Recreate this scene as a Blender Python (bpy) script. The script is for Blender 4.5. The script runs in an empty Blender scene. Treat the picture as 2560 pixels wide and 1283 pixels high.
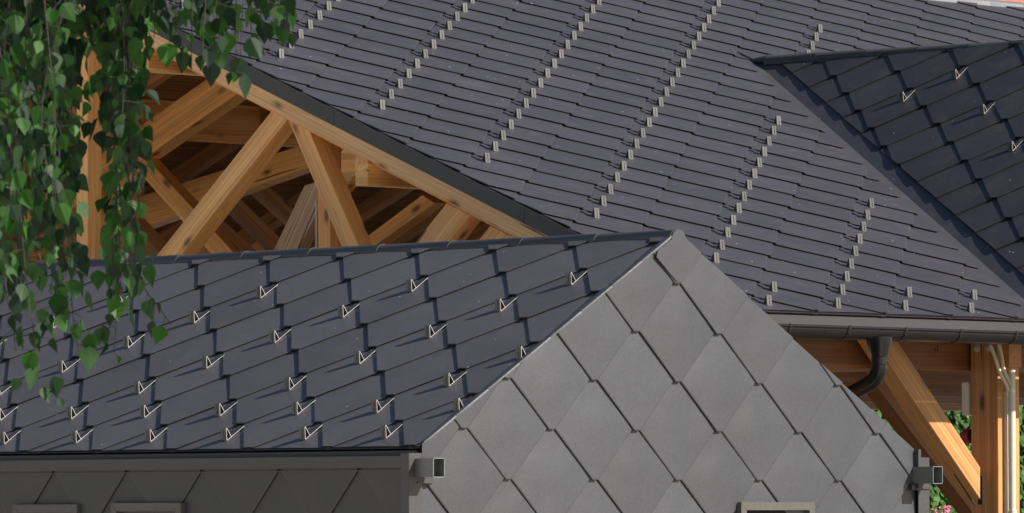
import bpy, bmesh, math, random
import numpy as np
from mathutils import Vector, Matrix
random.seed(7)
S = bpy.context.scene
C = bpy.context.collection
rad = math.radians

# ------------------------------------------------------------------ camera
CAM = np.array([-21.333, -20.751, 2.007]); FPX = 14436.5
FW = np.array([0.6959, 0.7168, 0.0447]); FW /= np.linalg.norm(FW)
RT = np.array([0.7173, -0.6968, -0.0014]); RT -= FW * (RT @ FW); RT /= np.linalg.norm(RT)
UP = np.cross(RT, FW)
cd = bpy.data.cameras.new('camera'); cam = bpy.data.objects.new('camera', cd); C.objects.link(cam)
cam.matrix_world = Matrix(((RT[0], UP[0], -FW[0], CAM[0]), (RT[1], UP[1], -FW[1], CAM[1]), (RT[2], UP[2], -FW[2], CAM[2]), (0, 0, 0, 1)))
cd.sensor_width = 36; cd.lens = FPX / 2560 * 36; cd.clip_start = 1; cd.clip_end = 600
cd.dof.use_dof = True; cd.dof.focus_distance = 32; cd.dof.aperture_fstop = 32
S.camera = cam

# ------------------------------------------------------------------ sky, sun, exposure
SAZ, SEL = rad(-65.0), rad(32.0)
SUN = Vector((math.cos(SEL) * math.cos(SAZ), math.cos(SEL) * math.sin(SAZ), math.sin(SEL)))
w = bpy.data.worlds.new('World'); S.world = w; w.use_nodes = True
wn = w.node_tree; sky = wn.nodes.new('ShaderNodeTexSky'); sky.sky_type = 'NISHITA'; sky.sun_disc = False
sky.sun_elevation = SEL; sky.sun_rotation = math.atan2(SUN.x, SUN.y); sky.altitude = 300; sky.dust_density = 1.6
bg = wn.nodes['Background']; bg.inputs[1].default_value = 0.055
wn.links.new(sky.outputs[0], bg.inputs[0])
sl = bpy.data.lights.new('sun', 'SUN'); sl.energy = 5.0; sl.angle = rad(0.55); sl.color = (1, .93, .84)
so = bpy.data.objects.new('sun', sl); C.objects.link(so); so.location = (0, 0, 30)
so.rotation_euler = SUN.to_track_quat('Z', 'Y').to_euler()
S.view_settings.view_transform = 'Standard'; S.view_settings.look = 'None'
S.view_settings.exposure = 0.6; S.view_settings.gamma = 1
S.cycles.max_bounces = 8; S.cycles.diffuse_bounces = 5; S.cycles.use_denoising = True

# ------------------------------------------------------------------ measuring: picture point -> point on a world plane
def ray(x, y): return FW + RT * (x - 1280) / FPX - UP * (y - 641.5) / FPX
def on(x, y, axis, c):
    d = ray(x, y); t = (c - CAM[axis]) / d[axis]; return Vector(CAM + d * t)
def onX(x, y, c): return on(x, y, 0, c)
def onY(x, y, c): return on(x, y, 1, c)

# ------------------------------------------------------------------ materials
def mat(name):
    m = bpy.data.materials.new(name); m.use_nodes = True
    return m, m.node_tree, m.node_tree.nodes['Principled BSDF']
def nd(t, kind, **kw):
    n = t.nodes.new(kind)
    for k, v in kw.items(): setattr(n, k, v)
    return n
def ramp(t, src, stops):
    r = nd(t, 'ShaderNodeValToRGB'); e = r.color_ramp.elements
    while len(e) < len(stops): e.new(0.5)
    for k, (p, c) in enumerate(stops):
        e[k].position = p; e[k].color = (*c, 1) if len(c) == 3 else c
    t.links.new(src, r.inputs[0]); return r
def coated(name, col, rough=.42, grain=1.0, wave=1.0, specks=True, spec=.5, metallic=0.0):
    m, t, b = mat(name); L = t.links
    tc = nd(t, 'ShaderNodeTexCoord')
    big = nd(t, 'ShaderNodeTexNoise'); big.inputs['Scale'].default_value = 1.7; big.inputs['Detail'].default_value = 3
    L.new(tc.outputs['Object'], big.inputs['Vector'])
    r = ramp(t, big.outputs[0], [(.3, [c * .95 for c in col]), (.7, [c * 1.05 for c in col])])
    tone = nd(t, 'ShaderNodeAttribute'); tone.attribute_name = 'tone'
    mul = nd(t, 'ShaderNodeMixRGB', blend_type='MULTIPLY'); mul.inputs[0].default_value = 1
    L.new(r.outputs[0], mul.inputs[1]); L.new(tone.outputs['Color'], mul.inputs[2])
    sp_ = nd(t, 'ShaderNodeTexNoise'); sp_.inputs['Scale'].default_value = 75; sp_.inputs['Detail'].default_value = 3; L.new(tc.outputs['Object'], sp_.inputs['Vector'])
    rs_ = ramp(t, sp_.outputs[0], [(.32, (.90, .90, .90)), (.68, (1.10, 1.10, 1.10))])
    mu2 = nd(t, 'ShaderNodeMixRGB', blend_type='MULTIPLY'); mu2.inputs[0].default_value = 1; L.new(mul.outputs[0], mu2.inputs[1]); L.new(rs_.outputs[0], mu2.inputs[2])
    last = mu2.outputs[0]
    if specks:
        v = nd(t, 'ShaderNodeTexVoronoi'); v.inputs['Scale'].default_value = 8.5; v.inputs['Randomness'].default_value = 1
        L.new(tc.outputs['Object'], v.inputs['Vector'])
        n2 = nd(t, 'ShaderNodeTexNoise'); n2.inputs['Scale'].default_value = 3.1
        L.new(tc.outputs['Object'], n2.inputs['Vector'])
        k = nd(t, 'ShaderNodeMath', operation='MULTIPLY'); L.new(n2.outputs[0], k.inputs[0]); k.inputs[1].default_value = .085
        lt = nd(t, 'ShaderNodeMath', operation='LESS_THAN'); L.new(v.outputs['Distance'], lt.inputs[0]); L.new(k.outputs[0], lt.inputs[1])
        mx = nd(t, 'ShaderNodeMixRGB'); L.new(lt.outputs[0], mx.inputs[0]); L.new(last, mx.inputs[1]); mx.inputs[2].default_value = (.36, .35, .32, 1)
        # dust film
        n3 = nd(t, 'ShaderNodeTexNoise'); n3.inputs['Scale'].default_value = 4; n3.inputs['Detail'].default_value = 8; n3.inputs['Roughness'].default_value = .75
        L.new(tc.outputs['Object'], n3.inputs['Vector'])
        rr = ramp(t, n3.outputs[0], [(.5, (0, 0, 0)), (.85, (.2, .2, .2))])
        mx2 = nd(t, 'ShaderNodeMixRGB'); L.new(rr.outputs[0], mx2.inputs[0]); L.new(mx.outputs[0], mx2.inputs[1]); mx2.inputs[2].default_value = (.2, .18, .16, 1)
        last = mx2.outputs[0]
    L.new(last, b.inputs['Base Color'])
    b.inputs['Roughness'].default_value = rough; b.inputs['Specular IOR Level'].default_value = spec
    b.inputs['Metallic'].default_value = metallic
    # stucco grain + sheet waviness
    g = nd(t, 'ShaderNodeTexNoise'); g.inputs['Scale'].default_value = 170; g.inputs['Detail'].default_value = 2
    L.new(tc.outputs['Object'], g.inputs['Vector'])
    bw = nd(t, 'ShaderNodeTexNoise'); bw.inputs['Scale'].default_value = 3.2; bw.inputs['Detail'].default_value = 1.5
    L.new(tc.outputs['Object'], bw.inputs['Vector'])
    b1 = nd(t, 'ShaderNodeBump'); b1.inputs['Strength'].default_value = 1; b1.inputs['Distance'].default_value = .012 * wave
    L.new(bw.outputs[0], b1.inputs['Height'])
    b2 = nd(t, 'ShaderNodeBump'); b2.inputs['Strength'].default_value = 1; b2.inputs['Distance'].default_value = .0007 * grain
    L.new(g.outputs[0], b2.inputs['Height']); L.new(b1.outputs[0], b2.inputs['Normal'])
    L.new(b2.outputs[0], b.inputs['Normal'])
    return m
M = {}
M['hut_sheet'] = coated('blue_grey_coated_sheet', (.084, .0815, .094), .48, .6, .6, spec=.36)
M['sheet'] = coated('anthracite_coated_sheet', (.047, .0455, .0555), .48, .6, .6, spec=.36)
M['wing_shade_sheet'] = coated('wing_shade_coated_sheet', (.032, .033, .040), .48, .6, .6, spec=.36)  # same coated sheet darkened, the slope's weaker light put into its colour
M['wall_sheet'] = coated('stucco_wall_sheet', (.048, .0515, .060), .38, 1.0, .9, specks=False)
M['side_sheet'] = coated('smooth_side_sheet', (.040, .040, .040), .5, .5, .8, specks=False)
M['trim'] = coated('dark_trim_sheet', (.046, .043, .044), .46, .3, .3, specks=False)
M['fascia'] = coated('brown_grey_fascia', (.046, .0455, .046), .45, .3, .3, specks=False)
M['frame'] = coated('window_frame_metal', (.08, .076, .068), .45, .4, .2, specks=False)
M['gutter'] = coated('gutter_metal', (.015, .014, .0145), .25, .1, .15, specks=False, spec=.3)
M['apron'] = coated('eave_apron_metal', (.032, .032, .034), .55, .1, .2, specks=False, spec=.3)
M['cap'] = coated('ridge_cap_metal', (.060, .058, .062), .45, .3, .3, specks=False, spec=.35)
M['zinc_cap'] = coated('pale_ridge_metal', (.13, .14, .155), .5, .1, .3, specks=False, spec=.3)
M['guard'] = coated('snow_guard_metal', (.085, .087, .09), .42, .1, .1, specks=False)
M['guard_edge'] = coated('bare_cut_edge', (.50, .49, .47), .5, .1, .1, specks=False, metallic=.2)
M['galv'] = coated('galvanised_steel', (.14, .145, .145), .38, .2, .5, specks=False, metallic=.35)
M['galv_edge'] = coated('bright_galvanised_edge', (.2, .23, .25), .4, .1, .1, specks=False, metallic=.3)

def plain(name, col, rough=.6, var=.15, scale=12, bump=.0, trans=0):
    m, t, b = mat(name); L = t.links
    tc = nd(t, 'ShaderNodeTexCoord'); n = nd(t, 'ShaderNodeTexNoise'); n.inputs['Scale'].default_value = scale; n.inputs['Detail'].default_value = 5
    L.new(tc.outputs['Object'], n.inputs['Vector'])
    r = ramp(t, n.outputs[0], [(.3, [c * (1 - var) for c in col]), (.7, [c * (1 + var) for c in col])])
    L.new(r.outputs[0], b.inputs['Base Color']); b.inputs['Roughness'].default_value = rough
    if bump:
        bb = nd(t, 'ShaderNodeBump'); bb.inputs['Distance'].default_value = bump; L.new(n.outputs[0], bb.inputs['Height']); L.new(bb.outputs[0], b.inputs['Normal'])
    return m
M['black'] = plain('dark_glass', (.004, .004, .004), .9)
M['black_and_shade'] = plain('black_and_gap_shade', (.01, .01, .01), .8)  # near-black; on the sheet seams it paints the shade of the gap
M['pvc'] = plain('cream_plastic', (.62, .58, .47), .4, .05)
M['white'] = plain('offwhite_plastic', (.62, .60, .55), .45, .06)
M['steel'] = plain('zinc_bolt', (.5, .5, .48), .35, .1)
M['red'] = plain('red_plastic', (.3, .02, .015), .4, .1)
M['bounce_ground'] = plain('pale_bounce_ground', (.76, .70, .60), .9, .1, 6, .01)  # unseen ground, colour raised to bounce light onto the timber
M['terracotta'] = plain('terracotta', (.42, .17, .10), .8, .25, 1.3)
M['plaster'] = plain('render_plaster', (.5, .46, .38), .9, .08, 3)
M['mortar'] = plain('beige_wall', (.3, .27, .2), .9, .2, 3)
M['bark'] = plain('birch_bark', (.35, .33, .30), .8, .4, 6, .004)
M['twig'] = plain('twig_bark', (.022, .015, .011), .7, .2)
M['petal'] = plain('pink_petal', (.75, .12, .30), .6, .15)

def wood(name, dark, light, rough=.5, planks=0.0):
    m, t, b = mat(name); L = t.links
    tc = nd(t, 'ShaderNodeTexCoord'); oi = nd(t, 'ShaderNodeObjectInfo')
    off = nd(t, 'ShaderNodeVectorMath', operation='SCALE'); off.inputs[0].default_value = (17, 3.1, 5.7); L.new(oi.outputs['Random'], off.inputs['Scale'])
    add = nd(t, 'ShaderNodeVectorMath', operation='ADD'); L.new(tc.outputs['Object'], add.inputs[0]); L.new(off.outputs[0], add.inputs[1])
    # fine grain
    mp = nd(t, 'ShaderNodeMapping'); mp.inputs['Scale'].default_value = (1.3, 42, 42); L.new(add.outputs[0], mp.inputs['Vector'])
    n = nd(t, 'ShaderNodeTexNoise'); n.inputs['Scale'].default_value = 1; n.inputs['Detail'].default_value = 6; n.inputs['Distortion'].default_value = .6
    L.new(mp.outputs[0], n.inputs['Vector'])
    r = ramp(t, n.outputs[0], [(.28, dark), (.5, [(a + c) / 2 for a, c in zip(dark, light)]), (.72, light)])
    # cathedral figure: long warped rings
    mp2 = nd(t, 'ShaderNodeMapping'); mp2.inputs['Scale'].default_value = (.8, 6, 6); L.new(add.outputs[0], mp2.inputs['Vector'])
    wv = nd(t, 'ShaderNodeTexWave', wave_type='RINGS', rings_direction='X'); wv.inputs['Scale'].default_value = 2.4; wv.inputs['Distortion'].default_value = 7; wv.inputs['Detail'].default_value = 1.5; wv.inputs['Detail Scale'].default_value = .8
    L.new(mp2.outputs[0], wv.inputs['Vector'])
    rw = ramp(t, wv.outputs[0], [(.0, (.80, .76, .72)), (.55, (1, 1, 1))])
    m1 = nd(t, 'ShaderNodeMixRGB', blend_type='MULTIPLY'); m1.inputs[0].default_value = .55; L.new(r.outputs[0], m1.inputs[1]); L.new(rw.outputs[0], m1.inputs[2])
    # lamellas of different tone, 4 cm
    sp = nd(t, 'ShaderNodeSeparateXYZ'); L.new(add.outputs[0], sp.inputs[0])
    lam = nd(t, 'ShaderNodeMath', operation='MULTIPLY'); L.new(sp.outputs['Z'], lam.inputs[0]); lam.inputs[1].default_value = 1 / (planks or .042)
    fl = nd(t, 'ShaderNodeMath', operation='FLOOR'); L.new(lam.outputs[0], fl.inputs[0])
    wn_ = nd(t, 'ShaderNodeTexWhiteNoise', noise_dimensions='1D'); L.new(fl.outputs[0], wn_.inputs['W'])
    rl = ramp(t, wn_.outputs['Value'], [(0, (.80, .76, .72)), (1, (1.12, 1.12, 1.12))])
    m2 = nd(t, 'ShaderNodeMixRGB', blend_type='MULTIPLY'); m2.inputs[0].default_value = 1; L.new(m1.outputs[0], m2.inputs[1]); L.new(rl.outputs[0], m2.inputs[2])
    fr = nd(t, 'ShaderNodeMath', operation='FRACT'); L.new(lam.outputs[0], fr.inputs[0])
    gap = nd(t, 'ShaderNodeMath', operation='LESS_THAN'); L.new(fr.outputs[0], gap.inputs[0]); gap.inputs[1].default_value = .05 if planks else .04
    m3 = nd(t, 'ShaderNodeMixRGB', blend_type='MULTIPLY'); L.new(gap.outputs[0], m3.inputs[0]); L.new(m2.outputs[0], m3.inputs[1]); m3.inputs[2].default_value = (.25, .2, .15, 1) if planks else (.8, .76, .7, 1)
    # knots
    mp3 = nd(t, 'ShaderNodeMapping'); mp3.inputs['Scale'].default_value = (2.6, 6.5, 6.5); L.new(add.outputs[0], mp3.inputs['Vector'])
    v = nd(t, 'ShaderNodeTexVoronoi'); v.inputs['Scale'].default_value = 1; L.new(mp3.outputs[0], v.inputs['Vector'])
    rk = ramp(t, v.outputs['Distance'], [(.0, (.10, .05, .03)), (.10, (.22, .13, .08)), (.13, (.62, .5, .4)), (.22, (1, 1, 1))])
    m4 = nd(t, 'ShaderNodeMixRGB', blend_type='MULTIPLY'); m4.inputs[0].default_value = .9; L.new(m3.outputs[0], m4.inputs[1]); L.new(rk.outputs[0], m4.inputs[2])
    mp5 = nd(t, 'ShaderNodeMapping'); mp5.inputs['Scale'].default_value = (1.1, 30, 30); mp5.inputs['Location'].default_value = (5, 2, 9); L.new(add.outputs[0], mp5.inputs['Vector'])
    nc = nd(t, 'ShaderNodeTexNoise'); nc.inputs['Scale'].default_value = 1; nc.inputs['Detail'].default_value = 1; L.new(mp5.outputs[0], nc.inputs['Vector'])
    rc = ramp(t, nc.outputs[0], [(.0, (1, 1, 1)), (.735, (1, 1, 1)), (.75, (.3, .22, .16)), (1, (.2, .14, .1))])
    m5 = nd(t, 'ShaderNodeMixRGB', blend_type='MULTIPLY'); m5.inputs[0].default_value = 1; L.new(m4.outputs[0], m5.inputs[1]); L.new(rc.outputs[0], m5.inputs[2]); m4 = m5
    L.new(m4.outputs[0], b.inputs['Base Color']); b.inputs['Roughness'].default_value = rough
    bb = nd(t, 'ShaderNodeBump'); bb.inputs['Distance'].default_value = .0015; L.new(n.outputs[0], bb.inputs['Height']); L.new(bb.outputs[0], b.inputs['Normal'])
    return m
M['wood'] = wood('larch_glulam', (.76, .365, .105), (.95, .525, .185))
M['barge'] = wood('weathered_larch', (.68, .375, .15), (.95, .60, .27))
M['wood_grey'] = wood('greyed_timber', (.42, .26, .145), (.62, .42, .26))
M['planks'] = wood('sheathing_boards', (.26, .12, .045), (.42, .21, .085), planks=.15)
M['wood_deep'] = wood('shaded_larch', (.32, .14, .05), (.50, .24, .09))  # larch coloured darker, standing in for the shade deep inside
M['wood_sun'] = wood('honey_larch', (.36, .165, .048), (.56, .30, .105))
M['wood_shade'] = wood('shade_brown_larch', (.17, .065, .018), (.27, .115, .035))  # same larch darkened, shade painted into wall plate, ties and rear brace

def leafmat(name, dark, light, trans=.26, rough=.55):
    m, t, b = mat(name); L = t.links
    at = nd(t, 'ShaderNodeAttribute'); at.attribute_name = 'tone'
    r = ramp(t, at.outputs['Fac'], [(0, dark), (1, light)])
    L.new(r.outputs[0], b.inputs['Base Color']); b.inputs['Roughness'].default_value = rough; b.inputs['Specular IOR Level'].default_value = .28
    tr = nd(t, 'ShaderNodeBsdfTranslucent'); mu = nd(t, 'ShaderNodeMixRGB', blend_type='MULTIPLY'); mu.inputs[0].default_value = 1
    L.new(r.outputs[0], mu.inputs[1]); mu.inputs[2].default_value = (1.5, 1.9, .5, 1); L.new(mu.outputs[0], tr.inputs['Color'])
    mix = nd(t, 'ShaderNodeMixShader'); mix.inputs[0].default_value = trans
    L.new(b.outputs[0], mix.inputs[1]); L.new(tr.outputs[0], mix.inputs[2]); L.new(mix.outputs[0], t.nodes['Material Output'].inputs['Surface'])
    return m
M['leaf'] = leafmat('birch_leaf', (.005, .018, .010), (.034, .105, .018))
M['ivy'] = leafmat('ivy_leaf', (.025, .075, .012), (.08, .19, .035), .3)

# ------------------------------------------------------------------ object helpers
def link(name, me, m, parent=None):
    o = bpy.data.objects.new(name, me); C.objects.link(o)
    if m is not None:
        for k in (m if isinstance(m, (list, tuple)) else [m]): me.materials.append(k)
    if parent is not None: o.parent = parent
    return o
def mesh(name, vs, fs, m, parent=None, tones=None, mi=None, smooth=False):
    me = bpy.data.meshes.new(name); me.from_pydata([tuple(v) for v in vs], [], fs)
    a = me.color_attributes.new('tone', 'FLOAT_COLOR', 'CORNER')
    n = len(me.loops); col = np.ones((n, 4), np.float32)
    if tones is not None:
        i = 0
        for p, tn in zip(me.polygons, tones):
            col[p.loop_start:p.loop_start + p.loop_total, :3] = tn
    a.data.foreach_set('color', col.ravel())
    if mi is not None: me.polygons.foreach_set('material_index', mi)
    if smooth: me.polygons.foreach_set('use_smooth', [True] * len(me.polygons))
    me.update()
    return link(name, me, m, parent)
def thing(name, label, cat, loc=(0, 0, 0), group=None):
    o = bpy.data.objects.new(name, None); C.objects.link(o); o.location = loc; o.empty_display_size = .3
    o['label'] = label; o['category'] = cat
    if group: o['group'] = group
    return o
def tag(o, label, cat, group=None):
    o['label'] = label; o['category'] = cat
    if group: o['group'] = group
    return o
class MB:
    def __init__(s): s.v = []; s.f = []; s.mi = []; s.t = []; s.sm = []
    def shared(s, keys, pts, d, t=1.0):
        idx = []
        for k, p in zip(keys, pts):
            if k not in d: d[k] = len(s.v); s.v.append(tuple(p))
            if not idx or (idx[-1] != d[k] and idx[0] != d[k]): idx.append(d[k])
        if len(idx) > 2: s.sm.append(len(s.f)); s.f.append(idx); s.mi.append(0); s.t.append(t)
    def poly(s, pts, mi=0, t=1.0):
        n = len(s.v); s.v += [tuple(p) for p in pts]; s.f.append(list(range(n, n + len(pts)))); s.mi.append(mi); s.t.append(t)
    def box(s, a, b, mi=0):
        x0, y0, z0 = [min(p, q) for p, q in zip(a, b)]; x1, y1, z1 = [max(p, q) for p, q in zip(a, b)]
        n = len(s.v); s.v += [(x0, y0, z0), (x1, y0, z0), (x1, y1, z0), (x0, y1, z0), (x0, y0, z1), (x1, y0, z1), (x1, y1, z1), (x0, y1, z1)]
        for q in ((0, 3, 2, 1), (4, 5, 6, 7), (0, 1, 5, 4), (1, 2, 6, 5), (2, 3, 7, 6), (3, 0, 4, 7)):
            s.f.append([n + i for i in q]); s.mi.append(mi); s.t.append(1.0)
    def prism(s, pts, ext, mi=0, t=1.0):
        pts = [Vector(p) for p in pts]; ext = Vector(ext); k = len(pts); n = len(s.v)
        nv = sum(((pts[i] - pts[0]).cross(pts[(i + 1) % k] - pts[0]) for i in range(1, k - 1)), Vector())
        if nv.dot(ext) > 0: pts = pts[::-1]
        s.v += [tuple(p) for p in pts] + [tuple(p + ext) for p in pts]
        s.f.append(list(range(n, n + k))); s.f.append([n + k + i for i in reversed(range(k))]); s.mi += [mi, mi]; s.t += [t, t]
        for i in range(k):
            j = (i + 1) % k; s.f.append([n + i, n + k + i, n + k + j, n + j]); s.mi.append(mi); s.t.append(t)
    def tube(s, path, r, seg=12, mi=0, cap=True):
        path = [Vector(p) for p in path]; rs = r if isinstance(r, (list, tuple)) else [r] * len(path)
        rings = []; ref = Vector((.3, .2, 1)).normalized(); prev = None
        for i, p in enumerate(path):
            d = (path[min(i + 1, len(path) - 1)] - path[max(i - 1, 0)]).normalized()
            if prev is None:
                u = d.orthogonal().normalized()
            else: u = (prev - d * prev.dot(d)).normalized()
            prev = u; v = d.cross(u); n = len(s.v)
            for k in range(seg):
                a = 2 * math.pi * k / seg; s.v.append(tuple(p + (u * math.cos(a) + v * math.sin(a)) * rs[i]))
            rings.append(n)
        for a, b in zip(rings, rings[1:]):
            for k in range(seg):
                j = (k + 1) % seg; s.f.append([a + k, a + j, b + j, b + k]); s.mi.append(mi); s.t.append(1.0)
        if cap:
            s.f.append([rings[0] + k for k in reversed(range(seg))]); s.f.append([rings[-1] + k for k in range(seg)]); s.mi += [mi, mi]; s.t += [1.0, 1.0]
    def build(s, name, m, parent=None, smooth=False):
        o = mesh(name, s.v, s.f, m, parent, tones=s.t, mi=s.mi)
        if smooth:
            o.data.polygons.foreach_set('use_smooth', [True] * len(o.data.polygons))
            try: o.data.set_sharp_from_angle(angle=rad(40))
            except Exception: pass
        return o
def bevel(o, w=.004, seg=1):
    b = o.modifiers.new('bevel', 'BEVEL'); b.width = w; b.segments = seg; b.limit_method = 'ANGLE'; b.angle_limit = rad(35); return o
def timber(name, pts, ext, axis, m, parent, label=None, side=None):
    """a prism of timber; the mesh's local X runs along the grain"""
    pts = [Vector(p) for p in pts]; ax = Vector(axis).normalized()
    ey = Vector(ext); ey = (ey - ax * ey.dot(ax))
    if ey.length < 1e-6: ey = ax.orthogonal()
    ey.normalize(); ez = ax.cross(ey)
    R = Matrix((ax, ey, ez)).transposed()
    o0 = pts[0]; Ri = R.inverted()
    b = MB(); b.prism([Ri @ (p - o0) for p in pts], Ri @ Vector(ext))
    o = b.build(name, m, parent); o.matrix_local = Matrix.Translation(o0) @ R.to_4x4(); bevel(o, .003)
    if label: o['label'] = label
    return o
def clip(poly, hp):
    for a, b, c in hp:
        out = []
        for i in range(len(poly)):
            p, q = poly[i], poly[(i + 1) % len(poly)]
            dp = a * p[0] + b * p[1] - c; dq = a * q[0] + b * q[1] - c
            if dp <= 0: out.append(p)
            if (dp < 0 < dq) or (dq < 0 < dp):
                t = dp / (dp - dq); out.append((p[0] + (q[0] - p[0]) * t, p[1] + (q[1] - p[1]) * t))
        poly = out
        if len(poly) < 3: return []
    return poly
def clipseg(p, q, hp):
    t0, t1 = 0.0, 1.0
    for a, b, c in hp:
        dp = a * p[0] + b * p[1] - c; dq = a * q[0] + b * q[1] - c
        if dp > 0 and dq > 0: return None
        if dp > 0: t0 = max(t0, dp / (dp - dq))
        elif dq > 0: t1 = min(t1, dp / (dp - dq))
    if t1 - t0 < .02: return None
    f = lambda t: (p[0] + (q[0] - p[0]) * t, p[1] + (q[1] - p[1]) * t)
    return f(t0), f(t1)
def diamonds(name, O, u, v, hw, hh, u0, v0, irange, jrange, hp, m, parent, step=.018, base=.004, starter=None, seed=1, tilt=.0012, flat=True, bow=.0028):
    """overlapping diamond sheets: lattice tips at (u0+i*hw, v0+j*hh), i+j even; each sheet rises towards its lower tip"""
    rnd = random.Random(seed); O, u, v = Vector(O), Vector(u).normalized(), Vector(v).normalized(); n = u.cross(v)
    b = MB(); P = lambda x, y, h: O + u * x + v * y + n * h
    shape = [(0, 1.12), (-1.0, .10), (-.94, .035), (-.065, -1.015), (.065, -1.015), (.94, .035), (1.0, .10)]
    if flat: shape = [(0, 1.12), (-1.0, .10), (-.945, -.022), (-.065, -.982), (.065, -.982), (.945, -.022), (1.0, .10)]
    if flat == 2: shape = [(0, 1.12), (-1.0, .10), (-.905, -.012), (-.105, -.978), (.105, -.978), (.905, -.012), (1.0, .10)]
    inner = [(0, 1.12), (-1.0, .10), (-.925, .045), (-.058, -.995), (.058, -.995), (.925, .045), (1.0, .10)]
    if flat == 2: inner = [(0, 1.12), (-1.0, .10), (-.890, -.002), (-.098, -.958), (.098, -.958), (.890, -.002), (1.0, .10)]
    elif flat: inner = [(0, 1.12), (-1.0, .10), (-.930, -.012), (-.058, -.962), (.058, -.962), (.930, -.012), (1.0, .10)]
    for j in range(*jrange):
        for i in range(*irange):
            if (i + j) % 2: continue
            cx = u0 + i * hw; cy = v0 + (j + 1) * hh; rnd = random.Random(seed * 7919 + i * 131 + j * 17)
            ja, jb, jc = rnd.uniform(-tilt, tilt), rnd.uniform(-tilt, tilt), rnd.uniform(-.0006, .0006)
            H = lambda x, y: base + step * (1 - (y - cy) / hh) / 2 + ja * (x - cx) / hw + jb * (1 - (y - cy) / hh) / 2 + jc
            W = lambda sh: [(cx + a * hw, cy + c * hh) for a, c in sh]
            full = W(shape); inn = W(inner)
            if len(clip(full, hp)) < 3: continue
            t = rnd.uniform(.91, 1.09)
            pg = clip(inn, hp)
            A_ = bow * rnd.uniform(.45, 1.35); sk1, sk2 = rnd.uniform(-.25, .25), rnd.uniform(-.25, .25)
            def Hb(x, y):
                xx, yy = (x - cx) / hw, (y - cy) / hh; p_, q_ = max(-1, min(1, xx + yy)), max(-1, min(1, xx - yy))
                return H(x, y) + A_ * (1 - p_ * p_) * (1 - q_ * q_) * (1 + sk1 * p_ + sk2 * q_)
            NG = 5; dct = {}
            if len(pg) >= 3:
                for gi in range(NG):
                    for gj in range(NG):
                        p0_, p1_ = -1.13 + 2.26 * gi / NG, -1.13 + 2.26 * (gi + 1) / NG; q0_, q1_ = -1.13 + 2.26 * gj / NG, -1.13 + 2.26 * (gj + 1) / NG
                        # cell of the diamond grid as half-planes on p=x+y, q=x-y
                        cell = clip(pg, [(1 / hw, 1 / hh, p1_ + cx / hw + cy / hh), (-1 / hw, -1 / hh, -(p0_ + cx / hw + cy / hh)), (1 / hw, -1 / hh, q1_ + cx / hw - cy / hh), (-1 / hw, 1 / hh, -(q0_ + cx / hw - cy / hh))])
                        if len(cell) >= 3: b.shared([(round(x, 5), round(y, 5)) for x, y in cell], [P(x, y, Hb(x, y)) for x, y in cell], dct, t)
            for q in (2, 3, 4):
                o0, o1, i0, i1 = full[q], full[q + 1], inn[q], inn[q + 1]
                ex, ey = o1[0] - o0[0], o1[1] - o0[1]; el = math.hypot(ex, ey); wd_ = abs((i0[0] - o0[0]) * ey - (i0[1] - o0[1]) * ex) / el
                D_ = lambda x, y: H(x, y) - .0020 * (1 - min(1, abs((x - o0[0]) * ey - (y - o0[1]) * ex) / el / wd_))
                pq = clip([i0, o0, o1, i1], hp)
                if len(pq) >= 3: b.poly([P(x, y, D_(x, y)) for x, y in pq], t=t)
            pg = clip(full, hp); k = len(pg)
            for q in range(k):
                (x0, y0), (x1, y1) = pg[q], pg[(q + 1) % k]
                low = (y0 + y1) / 2 < cy + .05 * hh; dz = .0020 if low else 0
                b.poly([P(x0, y0, H(x0, y0) - dz), P(x0, y0, H(x0, y0) - .0060), P(x1, y1, H(x1, y1) - .0060), P(x1, y1, H(x1, y1) - dz)], mi=1 if low else 0, t=t)  # lower edges coloured near-black, seam shade painted on
            # turned-under inner edge closing the seam, near-black as painted gap shade
            for a, c in (((-.97, .09), (-.05, -1.02)), ((.05, -1.02), (.97, .09))):
                sg = clipseg((cx + a[0] * hw * .90, cy + a[1] * hh * .90), (cx + c[0] * hw * .90, cy + c[1] * hh * .90), hp)
                if sg:
                    (x0, y0), (x1, y1) = sg
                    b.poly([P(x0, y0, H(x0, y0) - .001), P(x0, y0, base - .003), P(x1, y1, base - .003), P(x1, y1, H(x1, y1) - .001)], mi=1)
    if starter:
        pg = clip(starter, hp); b.prism([P(x, y, base + .001) for x, y in pg], -n * .004)
    o = b.build(name, [m, M['black_and_shade']], parent)
    # make faces point outwards
    bm = bmesh.new(); bm.from_mesh(o.data)
    for f in bm.faces:
        if f.normal.dot(n) < -.3: f.normal_flip()
    bm.to_mesh(o.data); bm.free()
    for k_ in b.sm: o.data.polygons[k_].use_smooth = True
    return o

# ------------------------------------------------------------------ ground
hf = mesh('unseen_dark_floor', [(2.7, -14, .004), (40, -14, .004), (40, 19, .004), (2.7, 19, .004)], [(0, 1, 2, 3)], plain('dark_low_bounce', (.10, .09, .08), .9, .3, 8, .01)); hf['kind'] = 'structure'  # unseen dark sheet added to cut ground bounce on the eave timbers
g = mesh('ground', [(-400, -400, 0), (400, -400, 0), (400, 400, 0), (-400, 400, 0)], [(0, 1, 2, 3)], M['bounce_ground']); g['kind'] = 'structure'

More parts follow.
